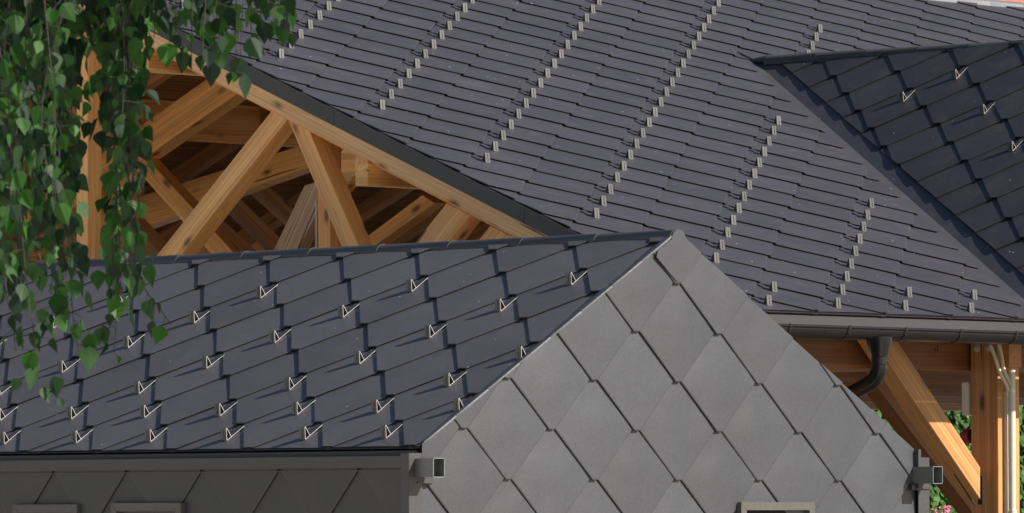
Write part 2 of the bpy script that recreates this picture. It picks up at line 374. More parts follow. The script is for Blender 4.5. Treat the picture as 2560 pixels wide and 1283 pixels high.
# ------------------------------------------------------------------ snow guard prototype (mesh data shared)
def guard_data():
    prof = [(.050, .006), (.033, .057), (.029, .057), (-.002, .004), (.0, .0035), (.142, .0035), (.142, .0055), (.006, .0055), (.0315, .052), (.046, .006)]
    w = .020; n = len(prof); vs = []; fs = []; mi = []
    # strip between outer and inner outline, thickness about 2.5 mm
    path = [(.036, .004), (.0325, .057), (.0285, .057), (.0, .0045), (.002, .0025), (.142, .0035)]
    th = .0023
    for k in range(len(path) - 1):
        (s0, h0), (s1, h1) = path[k], path[k + 1]; d = math.hypot(s1 - s0, h1 - h0); nx, ny = -(h1 - h0) / d * th / 2, (s1 - s0) / d * th / 2
        ww = w
        b0 = len(vs)
        for x in (-ww, ww):
            vs += [(x, s0 - nx, h0 - ny), (x, s1 - nx, h1 - ny), (x, s1 + nx, h1 + ny), (x, s0 + nx, h0 + ny)]
        fs += [(b0, b0 + 1, b0 + 2, b0 + 3), (b0 + 4, b0 + 7, b0 + 6, b0 + 5)]; mi += [1, 1]
        g_ = 2 if k == 4 else 0
        fs += [(b0, b0 + 4, b0 + 5, b0 + 1), (b0 + 3, b0 + 2, b0 + 6, b0 + 7), (b0, b0 + 3, b0 + 7, b0 + 4), (b0 + 1, b0 + 5, b0 + 6, b0 + 2)]; mi += [g_] * 4
    # two pressed ribs and the screw foot on the lower plate
    for x in (.0,):
        b0 = len(vs); dx = .0012
        vs += [(x - dx, .001, .008), (x + dx, .001, .008), (x + dx, .0265, .053), (x - dx, .0265, .053), (x, -.003, .0095), (x, .0225, .0545)]
        fs += [(b0, b0 + 4, b0 + 5, b0 + 3), (b0 + 4, b0 + 1, b0 + 2, b0 + 5)]; mi += [0, 0]
    b0 = len(vs); vs += [(-w, -.010, .004), (w, -.010, .004), (w, .004, .006), (-w, .004, .006)]; fs.append((b0, b0 + 1, b0 + 2, b0 + 3)); mi.append(0)
    me = bpy.data.meshes.new('snow_guard'); me.from_pydata(vs, [], fs)
    a = me.color_attributes.new('tone', 'FLOAT_COLOR', 'CORNER'); a.data.foreach_set('color', [1.0] * (4 * len(me.loops)))
    me.polygons.foreach_set('material_index', mi); me.materials.append(M['guard']); me.materials.append(M['guard_edge']); me.materials.append(M['sheet']); me.update(); return me
GD = guard_data(); grnd = random.Random(5)
def guard(parent, O, u, v, x, y, jig=0):
    u, v = Vector(u).normalized(), Vector(v).normalized(); n = u.cross(v)
    a = grnd.uniform(-.05, .05) + jig
    uu = u * math.cos(a) + v * math.sin(a); vv = n.cross(uu)
    o = bpy.data.objects.new('snow_guard', GD); C.objects.link(o); o.parent = parent
    P = Vector(O) + u * x + v * y + n * .010
    o.matrix_local = Matrix((uu, vv, n)).transposed().to_4x4(); o.matrix_local.translation = P
    m = Matrix((uu, vv, n)).transposed().to_4x4(); m.translation = P; o.matrix_local = m
    return o
def ridge_caps(name, p0, p1, r, seglen, m, parent, start=0.0, skirt=.02):
    p0, p1 = Vector(p0), Vector(p1); d = (p1 - p0); Ltot = d.length; d.normalize(); side = d.cross(Vector((0, 0, 1))).normalized(); up = side.cross(d)
    b = MB(); x = start
    while x < Ltot - .01:
        e = min(x + seglen, Ltot)
        stations = [(x, r * 1.0), (x + .003, r * 1.055), (x + .014, r * 1.055), (x + .018, r * 1.01), (e + .01, r * .985)]
        prev = None
        for s_, rr in stations:
            ring = []
            c = p0 + d * s_
            ring.append(c + side * (rr + .004) - up * skirt)
            for k in range(13):
                a = math.pi * k / 12; ring.append(c + side * rr * math.cos(a) + up * rr * math.sin(a))
            ring.append(c - side * (rr + .004) - up * skirt)
            n = len(b.v); b.v += [tuple(q) for q in ring]
            if prev is not None:
                for k in range(14): b.f.append([prev + k, prev + k + 1, n + k + 1, n + k]); b.mi.append(0); b.t.append(1.0)
            prev = n
        x = e
    o = b.build(name, m, parent, smooth=True); return o

# ================================================================== SMALL HUT
TH1 = 0.5505; b1, z1, a0 = -1.961, 2.2465, .339
CS, SN = math.cos(TH1), math.sin(TH1); KR = .3 * .848
hut = thing('garden_hut', 'small grey hut clad in diamond metal sheets, in front of the timber hall', 'hut', (0, 3.2, 0))
hut_inv = Vector((0, -3.2, 0))
class HutP: pass
# parts are built in world coordinates; the Empty's offset is undone on each part
def under(o, parent): o.parent = parent; o.matrix_parent_inverse = parent.matrix_basis.inverted(); return o
RIDGE_Z = z1 + (0 - b1) * math.tan(TH1)
HL = 7.0
# left slope: local u = -Y, v = up slope; origin at Y=a0, (b1,z1)
OL = Vector((b1, a0, z1)); uL = Vector((0, -1, 0)); vL = Vector((CS, 0, SN))
s_eave = .62 * KR - .0; s_ridge = (0 - b1) / CS
hpL = [(1, 0, a0 - .012), (-1, 0, HL - a0), (0, 1, s_ridge - .01), (0, -1, -(s_eave - .004))]
tips_v0 = .62 * KR; 
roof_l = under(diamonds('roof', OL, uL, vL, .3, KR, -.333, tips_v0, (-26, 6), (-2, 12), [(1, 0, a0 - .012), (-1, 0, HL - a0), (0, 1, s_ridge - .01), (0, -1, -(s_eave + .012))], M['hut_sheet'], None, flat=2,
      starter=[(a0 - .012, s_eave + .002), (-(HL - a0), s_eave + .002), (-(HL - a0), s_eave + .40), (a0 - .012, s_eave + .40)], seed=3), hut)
roof_l['label'] = 'dark diamond tiled left slope with snow guards'
G1 = [(m, 1) for m in range(0, -17, -2)] + [(m, 2) for m in (1, -1, -3, -5, -7, -9, -11, -13, -15)]
for n in range(3, 8):
    for m in range(1, -20, -1):
        if (m + n) % 2 == 1 and (m - n) % 4 == 1: G1.append((m, n))
for m, n in G1:
    if m == 1 and n == 3: continue
    y = a0 - m * .3
    if y < .02 or y > HL - .3: continue
    guard(None, OL, uL, vL, m * .3, n * KR, 0).parent = roof_l
for o in roof_l.children: o.matrix_parent_inverse = (hut.matrix_basis @ roof_l.matrix_parent_inverse @ roof_l.matrix_basis).inverted()
# right slope, mirrored
OR = Vector((-b1, a0, z1)); uR = Vector((0, 1, 0)); vR = Vector((-CS, 0, SN))
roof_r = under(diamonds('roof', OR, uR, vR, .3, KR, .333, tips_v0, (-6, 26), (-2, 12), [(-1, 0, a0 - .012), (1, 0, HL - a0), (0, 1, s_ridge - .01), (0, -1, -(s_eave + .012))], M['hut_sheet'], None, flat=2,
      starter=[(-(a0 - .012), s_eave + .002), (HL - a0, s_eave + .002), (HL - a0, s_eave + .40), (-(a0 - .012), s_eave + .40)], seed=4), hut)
# solid body below the roof
body = MB()
zt = z1 + (-1.80 - b1) * math.tan(TH1) - .03
body.prism([(-1.86, .02, 0), (1.86, .02, 0), (1.86, .02, 2.22), (1.80, .02, zt), (0, .02, RIDGE_Z - .035), (-1.80, .02, zt), (-1.86, .02, 2.22)], (0, HL - .06, 0))
under(body.build('wall_core', M['black_and_shade'], None), hut)
# gable wall: diamonds on the plane Y=0
GW, GH = .3 * 1.015, .3 * .843
def rake(x): return RIDGE_Z - abs(x) * math.tan(TH1)
tt = math.tan(TH1)
hpG = [(1, 0, 1.83), (-1, 0, 1.815), (0, -1, 0), (tt, 1, RIDGE_Z + .021), (-tt, 1, RIDGE_Z + .022)]
gw = under(diamonds('gable_wall', (0, .0, 0), (1, 0, 0), (0, 0, 1), GW, GH, 0.0, 3.2, (-8, 9), (-14, 3), hpG, M['wall_sheet'], None, step=.022, base=-.012, seed=9, tilt=.0024, flat=False, bow=.0065), hut)
gw['label'] = 'sunlit triangular gable wall in large grey diamond sheets'
# folded verge edges
vb = MB()
for sx in (-1,):
    p = [Vector((sx * 1.80, 0, rake(1.80) + .024)), Vector((sx * .045, 0, rake(.045) + .024))]
    nn = Vector((sx * math.sin(TH1), 0, math.cos(TH1)))
    nseg = 8 if sx < 0 else 2
    for i_ in range(nseg):
        a = p[0].lerp(p[1], i_ / nseg); c = p[0].lerp(p[1], (i_ + 1) / nseg - .002)
        hgt = .004 * ((i_ * 7) % 3)
        vb.prism([a + Vector((0, -.008, 0)), c + Vector((0, -.009, 0)), c + Vector((0, -.011, 0)) - nn * .010, a + Vector((0, -.009, 0)) - nn * .008], (0, .028 + hgt, 0))
under(vb.build('verge_trim', M['wall_sheet'], None), hut)
# apex cap sheet
ap = MB(); pts = []
for k in range(13):
    a = math.pi * k / 12; pts.append((.052 * math.cos(a), -.013, 3.424 + .052 * math.sin(a)))
ap.prism(pts + [(-.155, -.013, 3.36), (-.165, -.013, 3.33), (-.012, -.013, 3.205), (.012, -.013, 3.205), (.165, -.013, 3.33), (.155, -.013, 3.36)], (0, .008, 0))
under(ap.build('apex_plate', M['wall_sheet'], None), hut)
rc = under(ridge_caps('ridge_cap', (0, -.004, 3.419), (0, HL, 3.419), .057, .556, M['cap'], None, skirt=.034), hut)
# eaves: dark board behind the box gutter, gutter fascia, corner trims
for sx, nm in ((-1, 'left'), (1, 'right')):
    e = MB(); e.box((sx * 1.80, .03, 2.16), (sx * 1.815, HL - .05, 2.325)); under(e.build('eave_board', M['trim'], None), hut)
    e = MB(); e.box((sx * 1.914, .0, 2.242), (sx * 1.908, HL, 2.294)); e.box((sx * 1.914, .0, 2.294), (sx * 1.885, HL, 2.298)); e.box((sx * 1.907, .03, 2.225), (sx * 1.80, HL - .1, 2.230))
    under(e.build('gutter_fascia', M['fascia'], None), hut)
    e = MB(); e.box((sx * 1.9165, -.022, 0), (sx * 1.829, -.016, 2.312)); e.box((sx * 1.918, -.022, 0), (sx * 1.915, .036, 2.311))
    under(e.build('corner_trim', M['fascia'], None), hut)
    # metal spout of the box gutter
    e = MB(); t_ = .0022; x0, x1 = (sx * 1.80, sx * 1.875)
    if sx < 0: x0, x1 = x1, x0
    x0, x1 = min(x0, x1), max(x0, x1)
    z0, z1_ = (2.193, 2.285) if sx < 0 else (2.172, 2.262)
    ys, ye = .10, -.152
    e.box((x0, ye, z0), (x0 + t_, ys, z1_)); e.box((x1 - t_, ye, z0), (x1, ys, z1_)); e.box((x0 + t_, ye, z0), (x1 - t_, ys, z0 + t_)); e.box((x0 + t_, ye, z1_ - t_), (x1 - t_, ys, z1_))
    e.box((x0 + t_, -.10, z0 + t_), (x1 - t_, -.097, z1_ - t_))
    o = under(e.build('gutter_spout', M['galv'], None), hut); bevel(o, .0006)
    o['label'] = 'open square metal spout at the gable corner'
    r_ = MB(); r = .0016
    for a, c in (((x0, z0), (x0, z1_)), ((x1, z0), (x1, z1_)), ((x0, z0), (x1, z0)), ((x0, z1_), (x1, z1_))):
        r_.box((a[0] - r, ye - .0015, a[1] - r), (c[0] + r, ye + .002, c[1] + r))
    q = r_.build('rim', M['galv_edge'], None); q.parent = o; q.matrix_parent_inverse = hut.matrix_basis.inverted() @ Matrix.Identity(4)
    q.matrix_parent_inverse = (hut.matrix_basis @ o.matrix_parent_inverse @ o.matrix_basis).inverted()
    # bracket flange
    e = MB(); e.box((x0 - .02, -.020, z0 - .035), (x1 + .05, -.012, z0 - .004)); e.box((x0 + .01, -.032, z0 - .03), (x1 + .045, -.012, z0 - .024))
    under(e.build('spout_bracket', M['side_sheet'], None), hut)
e = MB(); e.box((1.815, -.035, 2.150), (1.836, .0, 2.355)); e.box((1.836, -.012, 2.15), (1.88, -.008, 2.30)); under(e.build('corner_flashing', M['trim'], None), hut)
# side wall diamonds on X=-1.9
hpS = [(1, 0, -.03), (-1, 0, HL), (0, -1, 0), (0, 1, 2.243)]
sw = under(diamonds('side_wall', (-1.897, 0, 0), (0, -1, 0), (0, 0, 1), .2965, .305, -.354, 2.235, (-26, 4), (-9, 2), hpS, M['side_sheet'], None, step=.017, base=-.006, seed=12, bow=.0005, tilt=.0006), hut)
sw['label'] = 'shaded side wall in dark diamond sheets'
e = MB()
e.box((1.897, 0.0, 0), (1.9, HL, 2.24)); under(e.build('side_wall', M['side_sheet'], None), hut)
def window(nm, P, u, w_, h, ledge, n_):
    P, u, n_ = Vector(P), Vector(u), Vector(n_); z = Vector((0, 0, 1)); b = MB(); f = ledge
    q = lambda a, c: P + u * a + z * c
    for quad in ([(0, 0), (w_, 0), (w_ - f, -f), (f, -f)], [(0, 0), (f, -f), (f, -h + f), (0, -h)], [(w_, 0), (w_, -h), (w_ - f, -h + f), (w_ - f, -f)], [(0, -h), (f, -h + f), (w_ - f, -h + f), (w_, -h)]):
        sh = [(a + (.0012 if a < w_ / 2 else -.0012) * 0, c) for a, c in quad]
        b.prism([q(a, c) + n_ * .030 for a, c in sh], -n_ * .04)
    o = under(b.build('window_frame', M['frame'], None), hut); bevel(o, .0015)
    g_ = MB(); g_.prism([q(f - .002, -f + .002) + n_ * -.004, q(w_ - f + .002, -f + .002) + n_ * -.004, q(w_ - f + .002, -h + f - .002) + n_ * -.004, q(f - .002, -h + f - .002) + n_ * -.004], -n_ * .004)
    p_ = g_.build('pane', M['black'], None); p_.parent = o; p_.matrix_parent_inverse = (hut.matrix_basis @ o.matrix_parent_inverse @ o.matrix_basis).inverted()
window('a', (.436, -.006, 2.072), (1, 0, 0), .564, .62, .043, (0, -1, 0))
window('b', (-1.897, 3.035, 2.066), (0, -1, 0), .53, .62, .045, (-1, 0, 0))
window('c', (-1.897, 2.232, 2.072), (0, -1, 0), .555, .62, .045, (-1, 0, 0))

# ================================================================== TIMBER HALL
hall = thing('timber_hall', 'large open timber hall under a dark diamond tiled roof with rows of snow guards', 'hall', (10, 9.75, 0))
def H(o): return under(o, hall)
TH2 = 0.3782; a2, b2, z2 = 2.311, 3.994, 3.1279; c2, s2 = math.cos(TH2), math.sin(TH2); KM = .3 * .856
OM = Vector((b2, a2, z2)); uM = Vector((1, 0, 0)); vM = Vector((0, c2, s2)); T2 = math.tan(TH2)
R = lambda y: z2 + (y - a2) * T2
XV, XE = 2.945, 22.0
sE = .62 * KM; sR = (9.75 - a2) / c2
# valley fold line on the main plane: X = 5.986 + .5482*(Y-2.809)
fold = lambda y: 5.986 + .5482 * (y - 2.809)
WX = 8.63; WY = 2.809 + (WX - 5.986) / .5482     # ridge of the cross wing meets the main roof here
# split in convex regions: left of the valley (A), and right beyond the wing ridge (B, above)
kx = .5482 * c2                                   # d(u)/d(v) of fold in slope units
fu = lambda s: (fold(a2 + s * c2) - b2)
f0 = fu(0) - .095 * math.hypot(1, kx)
hpA = [(-1, 0, -(XV + .012 - b2)), (1, -kx, f0), (0, 1, sR - .02), (0, -1, -(sE + .012))]
vtop = (WY + .0 - a2) / c2
capA = hpA + [(0, 1, vtop)]
capB = [(-1, 0, -(XV + .012 - b2)), (1, 0, XE - b2), (0, 1, sR - .02), (0, -1, -vtop)]
capB2 = [(1, 0, XE - b2), (0, 1, vtop), (-1, -kx, -(2 * (WX - b2) - fu(0) + .0)), (0, -1, -(sE + .012))]
def merge(objs, name):
    bm = bmesh.new()
    for o in objs: bm.from_mesh(o.data)
    for l in (): pass
    me = bpy.data.meshes.new(name); bm.to_mesh(me); bm.free()
    for m in objs[0].data.materials: me.materials.append(m)
    for o in objs: bpy.data.objects.remove(o)
    ob = bpy.data.objects.new(name, me); C.objects.link(ob); return ob
st = [(XV + .012 - b2, sE + .002), (XE - b2, sE + .002), (XE - b2, sE + .42), (XV + .012 - b2, sE + .42)]
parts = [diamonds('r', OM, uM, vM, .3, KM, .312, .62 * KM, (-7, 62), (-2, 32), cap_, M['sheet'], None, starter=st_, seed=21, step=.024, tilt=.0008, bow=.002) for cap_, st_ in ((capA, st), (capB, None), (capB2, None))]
roof_m = H(merge(parts, 'roof')); roof_m['label'] = 'broad front slope of dark diamond tiles'
# snow guards of the main slope
GL = []
for m, n in [(m, 1) for m in (-6, -4, -2, 0, 2, 4)] + [(m, 2) for m in (-5, -3, -1, 1, 3, 5)]: GL.append((m, n))
for n in range(3, 10): GL.append((n - 1, n))
for n in range(3, 17): GL.append((n - 5, n))
for n in range(3, 32):
    GL.append((n - 9, n))
    GL.append((n - 13, n)); GL.append((n - 17, n)); GL.append((n - 21, n)); GL.append((n - 25, n))
for n in range(22, 31): GL.append((n - 5, n)); GL.append((n - 1, n)); 
for n in range(24, 31): GL.append((n + 3, n))
seen = set(); gl2 = []
for m, n in GL:
    X_, Y_ = b2 + m * .3, a2 + n * KM * c2
    if (m, n) in seen or X_ < XV + .25 or n * KM > sR - .25: continue
    if Y_ < WY and X_ > fold(Y_) - .35 and X_ < 2 * WX - fold(Y_) + .3: continue
    seen.add((m, n))
    z_ = Vector((X_, Y_, R(Y_)));  d_ = np.array(z_) - CAM; dd = d_ @ FW; px, py = 1280 + FPX * (d_ @ RT) / dd, 641.5 - FPX * (d_ @ UP) / dd
    inside = -40 < px < 2600 and -10 < py < 1283
    # hidden behind hut or wing still built if in frame; order by nearness
    gl2.append((not inside, dd, m, n, X_, Y_))
gl2.sort(); print('main guards', len(gl2), sum(1 for g_ in gl2 if not g_[0]))
rest = []
for q, (out, dd, m, n, X_, Y_) in enumerate(gl2):
    if out: continue
    o = guard(None, OM, uM, vM, m * .3, n * KM, .12 if (m, n) == (13, 22) else 0)
    if q < 100:
        o.parent = roof_m; o.matrix_parent_inverse = (hall.matrix_basis @ roof_m.matrix_parent_inverse @ roof_m.matrix_basis).inverted()
    else: rest.append(o)
if rest:
    bm = bmesh.new()
    for o in rest:
        me = o.data.copy(); me.transform(o.matrix_local); bm.from_mesh(me); bpy.data.meshes.remove(me)
    me = bpy.data.meshes.new('snow_guard_rows'); bm.to_mesh(me); bm.free(); me.materials.append(M['guard']); me.materials.append(M['guard_edge']); me.materials.append(M['sheet'])
    for o in rest: bpy.data.objects.remove(o)
    o = bpy.data.objects.new('snow_guard_rows', me); C.objects.link(o); o['kind'] = 'stuff'
    o.parent = roof_m; o.matrix_parent_inverse = (hall.matrix_basis @ roof_m.matrix_parent_inverse @ roof_m.matrix_basis).inverted()
# deck under the tiles, wood below
def plate(name, pts, th, m, parent=True, axis=None):
    o = timber(name, pts, (0, 0, -th), axis or (1, 0, 0), m, None); 
    return H(o) if parent else o
plate('roof_deck', [(2.99, 2.62, R(2.62) - .012), (XE, 2.62, R(2.62) - .012), (XE, 9.75, R(9.75) - .012), (2.99, 9.75, R(9.75) - .012)], .06, M['planks'])
ZR = R(9.75); Rb = lambda y: ZR - (y - 9.75) * T2
# back slope: simple seen-from-below deck with boards, metal on top
dk = timber('ceiling', [(2.99, 9.76, Rb(9.76) - .075), (2.99, 17.0, Rb(17.0) - .075), (XE, 17.0, Rb(17.0) - .075), (XE, 9.76, Rb(9.76) - .075)], (0, s2 * .03, c2 * .03), (1, 0, 0), M['planks'], None); H(dk)
bs = MB(); bs.prism([(XV, 9.75, ZR + .005), (XE, 9.75, ZR + .005), (XE, 17.1, Rb(17.1) + .005), (XV, 17.1, Rb(17.1) + .005)], (0, 0, -.04)); H(bs.build('back_roof', M['sheet'], None))
# ridge cap
H(ridge_caps('ridge_cap', (XE, 9.75, ZR + .012), (XV - .02, 9.75, ZR + .012), .040, .40, M['zinc_cap'], None, skirt=.015))
# verge flashing: sections with joints, top flange
vfl = MB(); ys = [2.42, 4.15, 5.853, 7.55, 9.25, 9.75]
for a, c in zip(ys, ys[1:]):
    d = .0015
    vfl.prism([(XV, a + d, R(a) + .004), (XV, c - d, R(c) + .004), (XV, c - d, R(c) - .098), (XV, a + d, R(a) - .098)], (.010, 0, 0))
    vfl.prism([(XV + .01, a + d, R(a) + .004), (XV + .01, c - d, R(c) + .004), (XV + .06, c - d, R(c) + .003), (XV + .06, a + d, R(a) + .003)], (0, 0, -.004), mi=1)
    vfl.box((XV - .003, a + .045, R(a) - .055), (XV, a + .053, R(a) - .047))
vo = H(vfl.build('verge_flashing', [M['trim'], M['sheet']], None)); vo['label'] = 'dark folded metal band along the sloping verge'
bk = MB(); bk.prism([(XV, 9.75, ZR + .02), (XV, 17.1, Rb(17.1) + .02), (XV, 17.1, Rb(17.1) - .098), (XV, 9.75, ZR - .098)], (.010, 0, 0)); H(bk.build('verge_flashing', M['trim'], None))
# barge board and verge rafter
def alongslope(name, x0, x1, ya, yb, top, bot, m, f=R, label=None):
    o = timber(name, [(x0, ya, f(ya) - top), (x0, yb, f(yb) - top), (x0, yb, f(yb) - bot), (x0, ya, f(ya) - bot)], (x1 - x0, 0, 0), (0, yb - ya, f(yb) - f(ya)), m, None, label); return H(o)
alongslope('bargeboard', 2.962, 3.015, 2.52, 9.75, .085, .208, M['barge'], label='pale larch board under the sloping metal verge')
alongslope('bargeboard', 2.962, 3.015, 9.755, 17.0, .085, .208, M['barge'], f=Rb)
alongslope('rafter', 3.02, 3.14, 2.60, 9.74, .10, .240, M['wood'])
alongslope('rafter', 3.02, 3.14, 9.76, 16.9, .10, .240, M['wood'], f=Rb)
# purlins along X with their ends showing
def xbeam(name, x0, x1, y0, y1, z0, z1_, m, label=None):
    return H(timber(name, [(x0, y0, z0), (x0, y1, z0), (x0, y1, z1_), (x0, y0, z1_)], (x1 - x0, 0, 0), (1, 0, 0), m, None, label)) if False else H(timber(name, [(x0, y0, z0), (x1, y0, z0), (x1, y0, z1_), (x0, y0, z1_)], (0, y1 - y0, 0), (1, 0, 0), m, None, label))
xbeam('purlin', 2.985, 21.9, 7.675, 7.80, 4.886, 5.085, M['wood'])
xbeam('purlin', 2.985, 21.9, 5.585, 5.70, 4.055, 4.255, M['wood'])
xbeam('purlin', 2.985, 21.9, 9.66, 9.84, 5.72, 5.96, M['wood'])
xbeam('purlin', 5.2, 21.9, 12.0, 12.14, 4.826, 5.112, M['wood'])
xbeam('purlin', 3.2, 21.9, 14.2, 14.34, 4.00, 4.23, M['wood'])
# frame in the plane of the verge: posts, V braces
XF = 3.02
def ybrace(name, l, r, zb, th, x=XF, m='wood', ztop=None):
    (la, lb), (ra, rb) = l, r
    def ext(a, b, z): t = (z - a[1]) / (b[1] - a[1]); return (a[0] + (b[0] - a[0]) * t, z)
    lo, ro = ext(la, lb, zb), ext(ra, rb, zb)
    pts = [(x, la[0], la[1]), (x, ra[0], ra[1]), (x, ro[0], ro[1]), (x, lo[0], lo[1])]
    return H(timber(name, pts, (th, 0, 0), (0, lb[0] - la[0], lb[1] - la[1]), M[m], None))
ybrace('brace', ((6.522, 4.566), (7.61, 3.707)), ((6.368, 4.508), (7.385, 3.688)), 3.1, .13)
ybrace('brace', ((6.362, 4.500), (5.855, 3.672)), ((6.166, 4.428), (5.702, 3.673)), 3.1, .13)
ybrace('brace', ((4.910, 3.918), (5.230, 3.651)), ((4.702, 3.838), (4.915, 3.662)), 3.1, .13)
ybrace('brace', ((4.525, 3.765), (4.665, 3.650)), ((4.330, 3.690), (4.435, 3.604)), 3.1, .13)
def zpost(name, x0, x1, y0, y1, z0, z1_, m='wood', label=None):
    return H(timber(name, [(x0, y0, z0), (x0, y1, z0), (x0, y1, z1_), (x0, y0, z1_)], (x1 - x0, 0, 0), (0, 0, 1), M[m], None, label))
zpost('post', 3.0, 3.12, 8.305, 8.42, 0, R(8.3) - .11)
zpost('post', XF, 3.14, 3.1, 3.26, 0, 3.05)
zpost('post', XF, 3.14, 11.9, 12.06, 0, 4.9)
q = onX(825, 600, 3.34); q2 = onX(795, 600, 3.34)
zpost('post', 3.34, 3.44, q.y, q2.y, 0, R(q.y) - .08)
zz = MB(); p_ = onX(791, 590, 3.3); zz.tube([(3.3, p_.y, 2.6), (3.3, p_.y, 4.0)], .006, 8); tag(zz.build('conduit_pipe', M['white'], None), 'thin grey vertical pipe beside the post behind the V braces', 'pipe')
# tie beam carrying the braces
H(timber('tie_beam', [(XF, 3.2, 2.9), (XF, 16.9, 2.9), (XF, 16.9, 3.12), (XF, 3.2, 3.12)], (.14, 0, 0), (0, 1, 0), M['wood'], None))
# second frame deeper in the hall
def pxbrace(name, pts, x, th, m='wood', axis=None):
    P = [onX(a, b, x) for a, b in pts]; ax = (P[1] - P[0]) if axis is None else axis
    return H(timber(name, P, (th, 0, 0), ax, M[m], None))
c8 = lambda a, b: (300 + a / 2.516, 150 + b / 2.516)
pxbrace('truss_chord', [c8(-700, 997), c8(900, -130), c8(1100, -40), c8(-560, 1110)], 6.6, .16)
pxbrace('brace', [c8(150, 600), c8(740, 1240), c8(590, 1240), c8(60, 640)], 6.62, .12)
pxbrace('brace', [c8(130, 640), c8(-40, 1100), c8(-140, 1060), c8(40, 640)], 6.62, .12)
pxbrace('truss_chord', [c8(-200, 960), c8(1260, 500), c8(1260, 650), c8(-200, 1180)], 7.6, .14)
pxbrace('brace', [c8(1225, 770), c8(1010, 1260), c8(1080, 1260), c8(1330, 800)], 5.0, .10, 'wood_grey')
pxbrace('brace', [c8(1160, 790), c8(935, 1260), c8(1010, 1260), c8(1225, 770)], 5.03, .10, 'wood_grey')
pxbrace('brace', [c8(1400, 560), c8(1620, 560), c8(1330, 900), c8(1250, 860)], 5.2, .1)
pxbrace('brace', [c8(1900, 850), c8(1500, 1150), c8(1560, 1200), c8(1980, 900)], 8.0, .12)
# descending rafters of the side wing behind, with their boarding
for k, (a, b) in enumerate((((800, 660), (1180, 1010)), ((620, 740), (1090, 1200)), ((520, 890), (960, 1290)), ((120, 960), (430, 1290)))):
    A = onY(*c8(*a), 12.6); B = onY(*c8(*b), 12.6)
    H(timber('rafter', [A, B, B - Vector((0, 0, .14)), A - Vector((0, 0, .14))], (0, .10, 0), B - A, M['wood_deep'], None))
# rafters of the back slope
for k in range(24):
    x = 3.9 + k * .78
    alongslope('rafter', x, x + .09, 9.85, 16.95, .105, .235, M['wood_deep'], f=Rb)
# back eave beam and low ties, seen on the right
def pxtie(y, ya, yb, x0=9):
    A = onY(2380, ya, y); B = onY(2380, yb, y)
    xbeam('tie_beam', x0, 21.9, y, y + .16, B.z, A.z, M['wood_shade'])
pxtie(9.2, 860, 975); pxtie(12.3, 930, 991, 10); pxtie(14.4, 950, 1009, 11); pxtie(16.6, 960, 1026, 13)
for xx in (3.1, 12.2, 21.5): zpost('post', xx, xx + .18, 16.5, 16.68, 0, 3.1)
# ---- front eave: apron, gutter, brackets, downpipe
e = MB(); e.prism([(XV, 2.492, 3.190), (XE, 2.492, 3.190), (XE, 2.440, 3.108), (XV, 2.440, 3.108)], (0, .004, .0)); o = H(e.build('eave_apron', M['apron'], None)); o['label'] = 'pale metal apron strip between tiles and gutter'
GY, GZ, GR = 2.375, 3.106, .066
gu = MB(); segs = 14; X0, X1 = XV + .01, 14.0
for r_, fl in ((GR, 0), (GR - .002, 1)):
    for k in range(segs):
        a, c = math.pi + math.pi * k / segs, math.pi + math.pi * (k + 1) / segs
        P = [(X0, GY + r_ * math.cos(a), GZ + r_ * math.sin(a)), (X1, GY + r_ * math.cos(a), GZ + r_ * math.sin(a)), (X1, GY + r_ * math.cos(c), GZ + r_ * math.sin(c)), (X0, GY + r_ * math.cos(c), GZ + r_ * math.sin(c))]
        gu.poly(P)
gu.tube([(X0, GY - GR, GZ + .004), (X1, GY - GR, GZ + .004)], .0095, 10)
gut = H(gu.build('gutter', M['gutter'], None, smooth=True)); gut['label'] = 'round metal eaves gutter under the long roof'
for sx in (1974.5, 2122.6, 2263.5, 2402, 2540, 2680, 2820, 2960):
    x = onY(sx, 835, GY - GR).x; bb = MB()
    ring = [(GY + (GR + .003) * math.cos(math.pi + math.pi * k / 12), GZ + (GR + .003) * math.sin(math.pi + math.pi * k / 12)) for k in range(13)]
    for (ya, za), (yb, zb) in zip(ring, ring[1:]):
        bb.prism([(x - .012, ya, za), (x - .012, yb, zb), (x - .012, yb + (GY - yb) * .04, zb + (GZ - zb) * .04), (x - .012, ya + (GY - ya) * .04, za + (GZ - za) * .04)], (.024, 0, 0))
    bb.box((x - .009, GY - GR - .013, GZ - .006), (x + .009, GY - GR - .009, GZ + .016)); bb.tube([(x, GY - GR - .004, GZ - .030), (x, GY - GR + .0, GZ - .030)], .006, 8)
    q_ = bb.build('gutter_bracket', M['gutter'], None); q_.parent = gut; q_.matrix_parent_inverse = (hall.matrix_basis @ gut.matrix_parent_inverse @ gut.matrix_basis).inverted()
xd = onY(2198, 850, GY).x; dp = MB()
path = [(xd, GY, 3.062), (xd, GY, 3.035), (xd, GY, 2.955), (xd, GY, 2.948), (xd, GY, 2.945), (xd, GY, 2.90)]
dp.tube(path, [.078, .076, .055, .054, .047, .047], 20)
arc = [(xd, GY, 2.90)]
for k in range(1, 9):
    a = rad(8 * k * 1.03); arc.append((xd, GY + .12 * (1 - math.cos(a)), 2.90 - .12 * math.sin(a)))
yl, zl = arc[-1][1], arc[-1][2]; arc += [(xd, yl + .25, zl - .10), (xd, yl + .55, zl - .22), (xd, yl + .62, zl - .30), (xd, yl + .63, .1)]
dp.tube(arc, .0465, 20); o = H(dp.build('downpipe', M['gutter'], None, smooth=True)); o['label'] = 'dark downpipe with funnel and bend below the gutter'
sc = MB()
